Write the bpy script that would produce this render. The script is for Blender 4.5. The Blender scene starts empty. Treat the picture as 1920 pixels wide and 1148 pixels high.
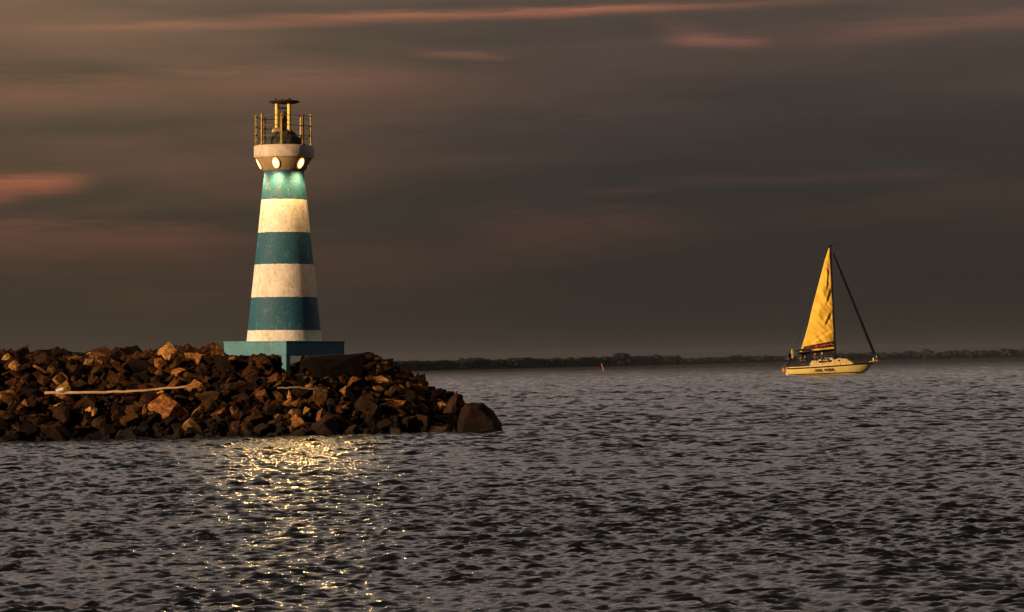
import bpy, bmesh, math, random
import numpy as np
from mathutils import Vector, Matrix, noise as mnoise
R = math.radians
sc = bpy.context.scene
col = sc.collection
random.seed(7)

# ------------------------------------------------------------------ camera
F = 5333.0                       # focal length in photo pixels (1920 wide)
CAM_H = 2.0
ROLL, PITCH = R(1.1), R(1.212)
cd = bpy.data.cameras.new('camera')
cd.lens = 100; cd.sensor_width = 36; cd.clip_start = 0.5; cd.clip_end = 60000
cam = bpy.data.objects.new('camera', cd); col.objects.link(cam)
CAM_M = Matrix.Translation((0, 0, CAM_H)) @ Matrix.Rotation(R(90)+PITCH, 4, 'X') @ Matrix.Rotation(-ROLL, 4, 'Z')
cam.matrix_world = CAM_M
sc.camera = cam
def ray(px, py):
    return (CAM_M.to_3x3() @ Vector(((px-960)/F, (574-py)/F, -1))).normalized()
def at(px, py, Y):
    d = ray(px, py); return Vector((0, 0, CAM_H)) + d*(Y/d.y)
def skyc(px, py):
    d = ray(px, py); return math.atan2(d.x, d.y), d.z/math.hypot(d.x, d.y)

# ------------------------------------------------------------------ render, sun
sc.render.engine = 'CYCLES'
sc.cycles.use_denoising = True
sc.cycles.max_bounces = 6
sc.cycles.sample_clamp_indirect = 4
sc.view_settings.view_transform = 'Standard'
sc.view_settings.look = 'None'
sc.view_settings.exposure = 0; sc.view_settings.gamma = 1
SUN_EL = R(8.0)
sun_dir = Vector((-0.80*math.cos(SUN_EL), -0.60*math.cos(SUN_EL), math.sin(SUN_EL)))   # towards the sun
sl = bpy.data.lights.new('sun', 'SUN'); sl.energy = 5.0; sl.angle = R(0.6); sl.color = (1.0, 0.66, 0.36)
so = bpy.data.objects.new('sun', sl); col.objects.link(so)
so.rotation_euler = (-sun_dir).to_track_quat('-Z', 'Y').to_euler()
so.location = (-40, -30, 40)

# ------------------------------------------------------------------ node maths helper
class N:
    def __init__(s, nt, sock): s.nt, s.k = nt, sock
    def op(s, o, *a):
        n = s.nt.nodes.new('ShaderNodeMath'); n.operation = o
        for i, v in enumerate((s,)+a):
            if isinstance(v, N): s.nt.links.new(v.k, n.inputs[i])
            else: n.inputs[i].default_value = v
        return N(s.nt, n.outputs[0])
    def __add__(s, o): return s.op('ADD', o)
    def __radd__(s, o): return s.op('ADD', o)
    def __sub__(s, o): return s.op('SUBTRACT', o)
    def __mul__(s, o): return s.op('MULTIPLY', o)
    def __rmul__(s, o): return s.op('MULTIPLY', o)
    def __truediv__(s, o): return s.op('DIVIDE', o)
    def gauss(s, c, w):
        t = (s-c)/w; return (t*t*-1.0).op('EXPONENT')
    def step(s, a, b):
        n = s.nt.nodes.new('ShaderNodeMapRange'); n.interpolation_type = 'SMOOTHSTEP'
        s.nt.links.new(s.k, n.inputs[0]); n.inputs[1].default_value = a; n.inputs[2].default_value = b
        return N(s.nt, n.outputs[0])
def ramp(nt, fac, stops, interp='LINEAR'):
    n = nt.nodes.new('ShaderNodeValToRGB'); r = n.color_ramp; r.interpolation = interp
    while len(r.elements) < len(stops): r.elements.new(0.5)
    for e, (p, c) in zip(r.elements, stops):
        e.position = p; e.color = (*c, 1) if len(c) == 3 else c
    nt.links.new(fac.k if isinstance(fac, N) else fac, n.inputs[0])
    return n.outputs[0]
def mix(nt, fac, a, b, mode='MIX'):
    n = nt.nodes.new('ShaderNodeMix'); n.data_type = 'RGBA'; n.blend_type = mode
    for i, v in ((0, fac), (6, a), (7, b)):
        if isinstance(v, N): nt.links.new(v.k, n.inputs[i])
        elif isinstance(v, (int, float)): n.inputs[i].default_value = v
        elif isinstance(v, tuple): n.inputs[i].default_value = (*v, 1)
        else: nt.links.new(v, n.inputs[i])
    return n.outputs[2]
def noise(nt, vec, scale, detail=4, rough=0.55, dist=0.0):
    n = nt.nodes.new('ShaderNodeTexNoise'); n.inputs['Scale'].default_value = scale
    n.inputs['Detail'].default_value = detail; n.inputs['Roughness'].default_value = rough
    n.inputs['Distortion'].default_value = dist
    if vec is not None: nt.links.new(vec, n.inputs['Vector'])
    return N(nt, n.outputs['Fac'])
def mapping(nt, vec, scale=(1, 1, 1), loc=(0, 0, 0), rot=(0, 0, 0)):
    n = nt.nodes.new('ShaderNodeMapping'); nt.links.new(vec, n.inputs[0])
    n.inputs['Scale'].default_value = scale; n.inputs['Location'].default_value = loc; n.inputs['Rotation'].default_value = rot
    return n.outputs[0]
def combine(nt, x, y, z):
    n = nt.nodes.new('ShaderNodeCombineXYZ')
    for i, v in enumerate((x, y, z)):
        if isinstance(v, N): nt.links.new(v.k, n.inputs[i])
        else: n.inputs[i].default_value = v
    return n.outputs[0]

# ------------------------------------------------------------------ world: dusk cloud deck
w = bpy.data.worlds.new('World'); sc.world = w; w.use_nodes = True
nt = w.node_tree; bg = nt.nodes['Background']
tc = nt.nodes.new('ShaderNodeTexCoord'); sp = nt.nodes.new('ShaderNodeSeparateXYZ')
nt.links.new(tc.outputs['Generated'], sp.inputs[0])
X, Y_, Z = (N(nt, sp.outputs[i]) for i in range(3))
hyp = (X*X + Y_*Y_).op('SQRT').op('MAXIMUM', 1e-4)
az = X.op('ARCTAN2', Y_)
v = Z/hyp
nv = combine(nt, az*14.0, v*130.0, 0.0)
n1 = noise(nt, nv, 1.0, 5, 0.55, 0.4)
nv2 = combine(nt, az*5.0, v*45.0, 3.0)
n2 = noise(nt, nv2, 1.0, 4, 0.5, 0.2)
nv3 = combine(nt, az*40.0, v*500.0, 7.0)
n3 = noise(nt, nv3, 1.0, 5, 0.6, 0.3)
vw = v + (n1-0.5)*0.008
# base brightness with elevation: dark band on the horizon, brighter overhead deck
t = (vw*1.0).op('ARCTANGENT')/1.5708        # 0 horizon .. 1 zenith
base = ramp(nt, t, [(0.0, (.0300, .0245, .0205)), (0.012, (.0275, .0225, .0185)), (0.030, (.031, .0262, .0215)), (0.046, (.040, .033, .028)),
                    (0.065, (.060, .046, .038)), (0.082, (.094, .069, .054)),
                    (0.105, (.26, .205, .17)), (0.15, (.72, .605, .53)), (0.205, (.74, .625, .555)), (0.31, (.25, .21, .19)), (0.43, (.08, .072, .075)), (0.62, (.035, .033, .04)), (1.0, (.025, .025, .032))])
def add(c, fac, rgb): return mix(nt, fac, c, rgb, 'ADD')
c = base
# warm glow and lighter cloud to the left
left = (az*-1.0).step(-0.06, 0.19)
upv = v.step(0.03, 0.11)
low = v.op('LESS_THAN', 0.30)
c = add(c, left*(upv*0.75+0.28)*low, (.064, .037, .012))
# pink-brown mottling
mott = n2.step(0.42, 0.66)*v.step(0.012, 0.05)*(v*-1.0+0.17).step(0.0, 0.05)
c = add(c, mott*(left*0.9+0.35), (.030, .009, .006))
grn = n2.step(0.58, 0.36)*low
c = mix(nt, grn*0.22, c, (.034, .032, .028))
c = mix(nt, low*0.5, c, ramp(nt, n3*0.10+n2*0.45+n1*0.45, [(0.32, (.80, .81, .82)), (0.68, (1.20, 1.17, 1.14))]), 'MULTIPLY')
def streak(px, py, w_px, x0, x1, soft, slope, rgb, amt, warp=0.35, tex=0.6):
    """a long cloud streak lit from below, centred on a direction of the sky"""
    global c
    a0, v0 = skyc(px, py)
    wv = w_px/F
    line = v - (az-a0)*slope - v0 - (n1-0.5)*wv*warp*6.0 - (n3-0.5)*wv*2.2
    g = line.gauss(0.0, wv)
    A0 = (x0-960)/F; A1 = (x1-960)/F; s = soft/F
    rng = az.step(A0-s, A0+s)*(az*-1.0).step(-A1-s, -A1+s)
    c = add(c, g*rng*(n3*tex*1.6+(1.0-tex*0.8))*amt, rgb)
S = math.tan(R(1.35))
streak(560, 42, 9, 120, 1500, 230, S*0.9, (.150, .042, .020), 0.62)
streak(1000, 21, 7, 520, 1250, 160, S*0.35, (.20, .058, .026), 0.75, 0.10)
streak(700, 155, 26, -200, 800, 200, S*0.3, (.085, .026, .012), 0.55)
streak(870, 103, 7, 800, 950, 45, -0.07, (.12, .035, .018), 0.6)
streak(1330, 78, 10, 1270, 1440, 50, -0.03, (.13, .034, .022), 0.75)
streak(1310, 62, 15, 1255, 1350, 45, -0.2, (.07, .02, .012), 0.6)
streak(1800, 45, 20, 1560, 2100, 160, 0.04, (.07, .020, .013), 0.75)
streak(60, 345, 17, -220, 150, 60, 0.02, (.20, .048, .022), 1.0, 0.12, 0.35)
streak(10, 372, 12, -200, 40, 40, 0.06, (.13, .03, .018), 0.7)
streak(100, 450, 34, -200, 430, 160, 0.0, (.080, .020, .012), 0.6)
streak(1480, 335, 9, 1250, 1800, 110, 0.0, (.018, .005, .006), 0.8)
streak(1080, 425, 34, 880, 1280, 120, 0.0, (.026, .008, .005), 0.9)
streak(1150, 361, 5, 1100, 1260, 40, 0.03, (.030, .009, .004), 0.5)
streak(860, 240, 30, 600, 1300, 260, 0.0, (.018, .008, .008), 0.6)
back = (Y_/hyp).step(0.62, -0.15)
br = back*0.93
c = mix(nt, br, c, (.024, .028, .042))
sky = nt.nodes.new('ShaderNodeTexSky'); sky.sky_type = 'NISHITA'; sky.sun_disc = False
sky.sun_elevation = SUN_EL
sky.sun_rotation = math.atan2(sun_dir.x, sun_dir.y)
sk = mix(nt, 1.0, sky.outputs[0], (0.05, 0.05, 0.05), 'MULTIPLY')
c = mix(nt, 0.99, sk, c)
nt.links.new(c, bg.inputs[0]); bg.inputs[1].default_value = 1.0

# ------------------------------------------------------------------ materials
MATS = {}
def mat(name, color, rough=0.6, metal=0.0, nscale=3.0, var=0.25, bump=0.0, bscale=30, spec=0.5, dark=None, emit=None):
    if name in MATS: return MATS[name]
    m = bpy.data.materials.new(name); m.use_nodes = True; nt = m.node_tree
    b = nt.nodes['Principled BSDF']
    tc = nt.nodes.new('ShaderNodeTexCoord')
    f = noise(nt, tc.outputs['Object'], nscale, 6, 0.65)
    lo = dark or tuple(x*(1-var) for x in color)
    hi = tuple(min(1, x*(1+var*0.6)) for x in color)
    nt.links.new(ramp(nt, f, [(0.32, lo), (0.68, hi)]), b.inputs['Base Color'])
    b.inputs['Roughness'].default_value = rough; b.inputs['Metallic'].default_value = metal
    b.inputs['Specular IOR Level'].default_value = spec
    if bump:
        g = noise(nt, tc.outputs['Object'], bscale, 5, 0.6)
        bn = nt.nodes.new('ShaderNodeBump'); bn.inputs['Strength'].default_value = bump; bn.inputs['Distance'].default_value = 0.02
        nt.links.new(g.k, bn.inputs['Height']); nt.links.new(bn.outputs[0], b.inputs['Normal'])
    if emit:
        b.inputs['Emission Color'].default_value = (*emit[0], 1); b.inputs['Emission Strength'].default_value = emit[1]
    MATS[name] = m; return m

WHITE = (.84, .76, .67); TEAL = (.014, .104, .172)
def paint(name, stops, dirt=0.75, bscale=14):
    """weathered masonry paint in horizontal bands (object z), stains and chips"""
    m = bpy.data.materials.new(name); m.use_nodes = True; nt = m.node_tree
    b = nt.nodes['Principled BSDF']
    tc = nt.nodes.new('ShaderNodeTexCoord'); O = tc.outputs['Object']
    sp = nt.nodes.new('ShaderNodeSeparateXYZ'); nt.links.new(O, sp.inputs[0])
    z = N(nt, sp.outputs[2])
    edge = (noise(nt, O, 9.0, 4)-0.5)*0.05
    if len(stops) > 1:
        zmax = 8.0
        cc = ramp(nt, (z+edge)/zmax, [(max(0, s/zmax), col_) for s, col_ in stops], 'CONSTANT')
    else:
        cc = mix(nt, 0.0, stops[0][1], stops[0][1])
    big = noise(nt, O, 1.6, 6, 0.7, 0.6)
    fade = ramp(nt, big, [(0.35, (.78, .77, .75)), (0.62, (1.12, 1.1, 1.08))])
    cc = mix(nt, 0.85, cc, fade, 'MULTIPLY')
    # pale worn patches over the colour
    worn = noise(nt, mapping(nt, O, (1, 1, .7)), 5.5, 7, 0.72, 0.4).step(0.54, 0.70)
    cc = mix(nt, worn*0.30, cc, (.42, .50, .44))
    # soot-dark stains running downwards and speckle
    run = noise(nt, mapping(nt, O, (2.6, 2.6, .55)), 2.2, 8, 0.75, 0.8).step(0.50, 0.70)
    cc = mix(nt, run*dirt*0.6, cc, (.15, .09, .05))
    speck = noise(nt, O, 8.5, 8, 0.8).step(0.53, 0.62)
    cc = mix(nt, speck*(big*1.6-0.2)*dirt*0.9, cc, (.07, .05, .035))
    nt.links.new(cc, b.inputs['Base Color'])
    b.inputs['Roughness'].default_value = 0.62; b.inputs['Specular IOR Level'].default_value = 0.3
    g = noise(nt, O, bscale, 8, 0.7)+worn*0.4
    bn = nt.nodes.new('ShaderNodeBump'); bn.inputs['Strength'].default_value = 0.55; bn.inputs['Distance'].default_value = 0.03
    nt.links.new(g.k, bn.inputs['Height']); nt.links.new(bn.outputs[0], b.inputs['Normal'])
    return m

def rock_mat(name, stops):
    m = bpy.data.materials.new(name); m.use_nodes = True; nt = m.node_tree
    b = nt.nodes['Principled BSDF']
    tc = nt.nodes.new('ShaderNodeTexCoord'); O = tc.outputs['Object']
    gi = nt.nodes.new('ShaderNodeNewGeometry'); oi = nt.nodes.new('ShaderNodeObjectInfo')
    f = noise(nt, O, 2.2, 9, 0.72, 0.7)
    cc = ramp(nt, f, stops)
    spot = noise(nt, O, 7.0, 8, 0.78).step(0.46, 0.58)
    cc = mix(nt, spot*0.72, cc, (.022, .012, .008))
    r = N(nt, oi.outputs['Random'])
    tone = ramp(nt, r, [(0.0, (.12, .10, .09)), (0.40, (.42, .38, .36)), (0.75, (1.0, .97, .93)), (1.0, (1.5, 1.45, 1.3))])
    cc = mix(nt, 1.0, cc, tone, 'MULTIPLY')
    sp = nt.nodes.new('ShaderNodeSeparateXYZ'); nt.links.new(gi.outputs['Position'], sp.inputs[0])
    wn = noise(nt, gi.outputs['Position'], 1.3, 4)
    wet = (N(nt, sp.outputs[2])*-1.0 + wn*0.7).step(-0.45, 0.35)
    cc = mix(nt, wet*0.85, cc, (.010, .007, .005))
    nt.links.new(cc, b.inputs['Base Color'])
    rr = (wet*-0.25)+0.9
    nt.links.new(rr.k, b.inputs['Roughness']); b.inputs['Specular IOR Level'].default_value = 0.12
    g = noise(nt, O, 5.0, 10, 0.72)
    bn = nt.nodes.new('ShaderNodeBump'); bn.inputs['Strength'].default_value = 0.9; bn.inputs['Distance'].default_value = 0.09
    nt.links.new(g.k, bn.inputs['Height']); nt.links.new(bn.outputs[0], b.inputs['Normal'])
    return m
ROCK = {'ochre': rock_mat('ochre_rock', [(0.30, (.08, .042, .016)), (0.46, (.42, .215, .065)), (0.64, (.74, .42, .14))]),
        'brown': rock_mat('brown_rock', [(0.32, (.030, .013, .007)), (0.48, (.27, .110, .034)), (0.66, (.60, .27, .085))]),
        'dark': rock_mat('dark_rock', [(0.35, (.009, .005, .004)), (0.58, (.045, .020, .010)), (0.78, (.14, .060, .026))])}

# ------------------------------------------------------------------ mesh helpers
def link(name, me, m, parent=None):
    o = bpy.data.objects.new(name, me); col.objects.link(o)
    if m is not None and not me.materials: me.materials.append(m)
    if parent: o.parent = parent
    return o
def tag(o, label, cat, group=None, kind=None):
    if label: o['label'] = label
    if cat: o['category'] = cat
    if group: o['group'] = group
    if kind: o['kind'] = kind
    return o
def empty(name, loc=(0, 0, 0), rot=(0, 0, 0)):
    o = bpy.data.objects.new(name, None); col.objects.link(o); o.location = loc; o.rotation_euler = rot; o.empty_display_size = .3
    return o
class MB:
    def __init__(s): s.bm = bmesh.new()
    def box(s, size, loc=(0, 0, 0), rot=None, bevel=0.0, taper=1.0):
        before = set(s.bm.verts)
        r = bmesh.ops.create_cube(s.bm, size=1.0); vs = r['verts']
        for v_ in vs:
            k = taper if v_.co.z > 0 else 1.0
            v_.co = Vector((v_.co.x*size[0]*k, v_.co.y*size[1]*k, v_.co.z*size[2]))
        if bevel:
            es = list({e for v_ in vs for e in v_.link_edges})
            bmesh.ops.bevel(s.bm, geom=es, offset=bevel, segments=2, affect='EDGES')
            vs = [v_ for v_ in s.bm.verts if v_ not in before]
        M = Matrix.Translation(loc) @ (rot.to_4x4() if rot else Matrix())
        for v_ in vs:
            v_.co = M @ v_.co
        return s
    def tube(s, pts, rad, seg=8, caps=True):
        rings = []
        pts = [Vector(p) for p in pts]
        for i, p in enumerate(pts):
            a = pts[max(0, i-1)]; b = pts[min(len(pts)-1, i+1)]
            d = (b-a).normalized()
            q = d.to_track_quat('Z', 'Y'); r = rad[i] if isinstance(rad, (list, tuple)) else rad
            rings.append([s.bm.verts.new(p + q @ Vector((math.cos(2*math.pi*k/seg)*r, math.sin(2*math.pi*k/seg)*r, 0))) for k in range(seg)])
        for a, b in zip(rings, rings[1:]):
            for k in range(seg):
                f = s.bm.faces.new((a[k], a[(k+1) % seg], b[(k+1) % seg], b[k])); f.smooth = True
        if caps:
            s.bm.faces.new(rings[0][::-1]); s.bm.faces.new(rings[-1])
        return s
    def ring_tube(s, R_, z, r, seg=48, ss=6, a0=0, a1=2*math.pi):
        pts = [(math.sin(a0+(a1-a0)*k/seg)*R_, -math.cos(a0+(a1-a0)*k/seg)*R_, z) for k in range(seg+1)]
        return s.tube(pts, r, ss)
    def lathe(s, prof, seg=64, smooth=True, cap=True):
        rings = []
        for r, z in prof:
            rings.append([s.bm.verts.new((math.cos(2*math.pi*k/seg)*r, math.sin(2*math.pi*k/seg)*r, z)) for k in range(seg)])
        for a, b in zip(rings, rings[1:]):
            for k in range(seg):
                f = s.bm.faces.new((a[k], a[(k+1) % seg], b[(k+1) % seg], b[k])); f.smooth = smooth
        if cap:
            s.bm.faces.new(rings[0][::-1]); s.bm.faces.new(rings[-1])
        return s
    def build(s, name, m, parent=None, sharp=True):
        bmesh.ops.recalc_face_normals(s.bm, faces=s.bm.faces[:])
        if sharp:
            for e in s.bm.edges:
                if len(e.link_faces) == 2 and e.calc_face_angle(0) > R(32): e.smooth = False
        me = bpy.data.meshes.new(name); s.bm.to_mesh(me); s.bm.free()
        return link(name, me, m, parent)

# ------------------------------------------------------------------ water
def build_water():
    rng = np.random.default_rng(11)
    d = [19.0]
    while d[-1] < 12000:
        x = d[-1]
        if x < 1000: st = max(.045, .0013*x)
        else: st = .012*x
        d.append(x+st)
    d = np.array(d, dtype=np.float32)
    nc = 1001
    th = np.linspace(-0.40, 0.40, nc, dtype=np.float32)
    D, T = np.meshgrid(d, th, indexing='ij')
    x0 = D*np.sin(T); y0 = D*np.cos(T)
    gx = D*0.0008
    gy = np.maximum(.045, .0013*D)
    sp_ = np.maximum(gx, gy)
    zz = np.zeros_like(x0); dx = np.zeros_like(x0); dy = np.zeros_like(x0)
    n = 220
    lam = np.exp(rng.uniform(np.log(.11), np.log(9.0), n))
    ang = rng.normal(0, 0.43, n) + math.radians(-90-14)
    # gustiness: a slow modulation of the wave height over the surface
    mod = 1 + .08*np.sin(x0*.11+1.3+.6*np.sin(y0*.05)) * np.sin(y0*.073+.5) + .08*np.sin(x0*.31+y0*.19)
    LC = np.log(.19*(np.minimum(d, 600)/25.0)**.72)       # the sea is rougher away from the sheltered shore
    for i in range(n):
        k = 2*math.pi/lam[i]
        wgt = 1.0
        prof_w = np.exp(-((math.log(lam[i])-LC)/.72)**2).astype(np.float32)[:, None]
        slope = 0.070*wgt
        a = slope/k
        kx, ky = k*math.cos(ang[i]), k*math.sin(ang[i])
        fade = np.clip((lam[i]/sp_ - 2.0)/1.5, 0, 1)
        rmax = int(np.searchsorted(d, lam[i]/2.0/.0013))+2
        if lam[i] > 1.0: rmax = min(rmax, int(np.searchsorted(d, 1500)))
        sl_ = slice(0, max(rmax, 2))
        ph = (kx*x0[sl_]+ky*y0[sl_]+rng.uniform(0, 6.283)).astype(np.float32)
        am = a*fade[sl_]*mod[sl_]*prof_w[sl_]/(1+(D[sl_]/430.0)**2)
        zz[sl_] += am*np.cos(ph)
        sn = np.sin(ph)*am*0.8
        dx[sl_] -= sn*math.cos(ang[i]); dy[sl_] -= sn*math.sin(ang[i])
    P = np.stack([x0+dx, y0+dy, zz], -1).reshape(-1, 3).astype(np.float32)
    nr = len(d)
    idx = np.arange(nr*nc).reshape(nr, nc)
    q = np.stack([idx[:-1, :-1], idx[:-1, 1:], idx[1:, 1:], idx[1:, :-1]], -1).reshape(-1, 4)
    # the rest of the sea, all round, a little lower than the wavy part
    seg = 96; base = len(P); rr = [2.0, 30.0, 400.0, 12500.0]
    ex = []
    for r_ in rr:
        for k in range(seg): ex.append((math.cos(2*math.pi*k/seg)*r_, math.sin(2*math.pi*k/seg)*r_, -.55))
    eq = []
    for j in range(len(rr)-1):
        for k in range(seg):
            a = base+j*seg+k; b = base+j*seg+(k+1) % seg
            eq.append((a, a+seg, b+seg, b))
    P = np.concatenate([P, np.array(ex, dtype=np.float32)])
    q = np.concatenate([q, np.array(eq)])
    me = bpy.data.meshes.new('water')
    me.vertices.add(len(P)); me.vertices.foreach_set('co', P.ravel())
    me.loops.add(len(q)*4); me.loops.foreach_set('vertex_index', q.ravel().astype(np.int32))
    me.polygons.add(len(q)); me.polygons.foreach_set('loop_start', np.arange(0, len(q)*4, 4, dtype=np.int32))
    me.polygons.foreach_set('loop_total', np.full(len(q), 4, dtype=np.int32))
    me.polygons.foreach_set('use_smooth', np.ones(len(q), dtype=bool))
    me.update(calc_edges=True)
    m = bpy.data.materials.new('sea_water'); m.use_nodes = True; nt = m.node_tree
    b = nt.nodes['Principled BSDF']
    b.inputs['Base Color'].default_value = (.006, .0065, .008, 1)
    b.inputs['Roughness'].default_value = 0.10
    b.inputs['IOR'].default_value = 1.33
    gi = nt.nodes.new('ShaderNodeNewGeometry'); Pn = gi.outputs['Position']
    h1 = noise(nt, mapping(nt, Pn, (1, 1.7, 1)), 5.0, 5, 0.6, 0.5)
    h2 = noise(nt, mapping(nt, Pn, (.6, 1.2, 1), (9, 3, 0)), 0.75, 4, 0.55, 0.4)
    dist = nt.nodes.new('ShaderNodeVectorMath'); dist.operation = 'LENGTH'; nt.links.new(Pn, dist.inputs[0])
    D_ = N(nt, dist.outputs['Value'])
    farf = D_.step(60, 300)
    patch = noise(nt, mapping(nt, Pn, (.85, .07, 1)), 1.0, 5, 0.62, 0.3).step(0.38, 0.62)
    h = h1*0.030 + h2*farf*(D_*-1.0).step(-900, -250)*(patch*0.24+0.02)
    rg_ = patch*D_.step(60, 300)*D_.step(1000, 400)*0.12+0.105-D_.step(60, 500)*0.088
    nt.links.new(rg_.k, b.inputs['Roughness'])
    bn = nt.nodes.new('ShaderNodeBump'); bn.inputs['Strength'].default_value = 1.0; bn.inputs['Distance'].default_value = 1.0
    nt.links.new(h.k, bn.inputs['Height']); nt.links.new(bn.outputs[0], b.inputs['Normal'])
    o = link('water', me, m); tag(o, None, None, kind='structure')
build_water()

# ------------------------------------------------------------------ far shore and wood
def build_shore():
    rng = random.Random(3)
    def shore_d(a): return float(np.interp(a, [-.5, -.12, -.041, .032, .08, .2, .5], [1500, 1750, 1850, 2800, 5000, 5600, 5200]))
    def pt(a, extra, z): d_ = shore_d(a)+extra; return (d_*math.sin(a), d_*math.cos(a), z)
    bm = bmesh.new(); rows = []
    for i in range(241):
        a = -.48+.004*i; k = shore_d(a)/2500
        rows.append([bm.verts.new(pt(a, e*k, z)) for e, z in ((0, -.6), (6, .5), (22, 1.6*k), (60, 2.4*k+.4*math.sin(a*90)), (300, 3.0*k), (900, 3.0))])
    for a, b in zip(rows, rows[1:]):
        for k in range(5): bm.faces.new((a[k], b[k], b[k+1], a[k+1]))
    me = bpy.data.meshes.new('far_shore'); bm.to_mesh(me); bm.free()
    tag(link('far_shore', me, mat('shore_scrub', (.034, .036, .034), .95, nscale=.05, var=.5, spec=0.0)), None, None, kind='structure')
    ico = bmesh.new(); bmesh.ops.create_icosphere(ico, subdivisions=2, radius=1)
    iv = np.array([v_.co[:] for v_ in ico.verts], dtype=np.float32); ifc = np.array([[v_.index for v_ in f.verts] for f in ico.faces]); ico.free()
    nr = np.random.default_rng(5)
    V, Fc = [], []; off = 0
    for t in range(2300):
        a = rng.uniform(-.24, .42) if t % 5 else rng.uniform(-.05, .19)
        d0 = shore_d(a); k = d0/2500
        hgt = (6.6 + 2.0*mnoise.noise(Vector((a*38, 2, 0))) + 2.2*mnoise.noise(Vector((a*120, 5, 0))) + rng.uniform(-1.1, 1.2))*k
        if d0 > 4000: hgt *= .72+.16*max(0, min(1, (a-.10)/.07))
        hgt = max(2.6*k, hgt)
        if t == 0: a, hgt = (1729-960)/F, 18.5; d0 = shore_d(a); k = d0/2500
        xx, yy, _ = pt(a, rng.uniform(16, 90)*k, 0)
        wd = hgt*rng.uniform(.55, .9)
        gz = 1.0
        for j in range(rng.randint(4, 6)):
            s = wd*rng.uniform(.38, .62)
            cx = xx+rng.uniform(-.6, .6)*wd; cy = yy+rng.uniform(-.4, .4)*wd; cz = gz+hgt*rng.uniform(.15, .82)
            if j == 0: cx, cy, cz = xx, yy, gz+hgt-s*.7
            P = iv*np.array([s, s, s*.72], dtype=np.float32)*(1+nr.normal(0, .11, (len(iv), 1)).astype(np.float32))
            P += np.array([cx, cy, cz], dtype=np.float32)
            V.append(P); Fc.append(ifc+off); off += len(P)
        n_ = 26
        c0 = np.stack([nr.normal(xx, wd*.62, n_), nr.normal(yy, wd*.4, n_), gz+hgt*np.clip(nr.normal(.62, .26, n_), .05, 1.04)], -1)
        tri = nr.normal(0, .30*k, (n_, 3, 3)); P = (c0[:, None, :]+tri).reshape(-1, 3).astype(np.float32)
        V.append(P); Fc.append(np.arange(n_*3).reshape(n_, 3)+off); off += len(P)
    V = np.concatenate(V); Fc = np.concatenate(Fc)
    me = bpy.data.meshes.new('woodland'); me.from_pydata(V.tolist(), [], Fc.tolist()); me.update()
    tag(link('woodland', me, mat('far_foliage', (.022, .026, .027), 1.0, nscale=.3, var=.5, spec=0.0)),
        'low dark band of woodland along the far shore', 'woodland', kind='stuff')
build_shore()

# ------------------------------------------------------------------ breakwater
LHX, LHY = at(533, 660, 92).x, 92.0
SEGX = -6.5                      # right end of the crest line
def surf_z(x, y):
    dxx = max(0.0, x-SEGX); dd = math.hypot(dxx, y-92.0)
    return 2.42 - max(0.0, dd-1.7)*0.585
CX_MIN = -27.0
def build_core():
    bm = bmesh.new(); g = {}
    xs = [CX_MIN+i*.4 for i in range(70)]; ys = [84.5+j*.4 for j in range(39)]
    for i, x in enumerate(xs):
        for j, y in enumerate(ys):
            z = surf_z(x, y)-.42+.22*mnoise.noise(Vector((x*1.3, y*1.3, 0)))
            g[i, j] = bm.verts.new((x, y, max(z, -1.2)))
    for i in range(len(xs)-1):
        for j in range(len(ys)-1): bm.faces.new((g[i, j], g[i+1, j], g[i+1, j+1], g[i, j+1]))
    me = bpy.data.meshes.new('breakwater_ground'); bm.to_mesh(me); bm.free()
    tag(link('breakwater_ground', me, ROCK['dark']), None, None, kind='structure')
build_core()

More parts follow.
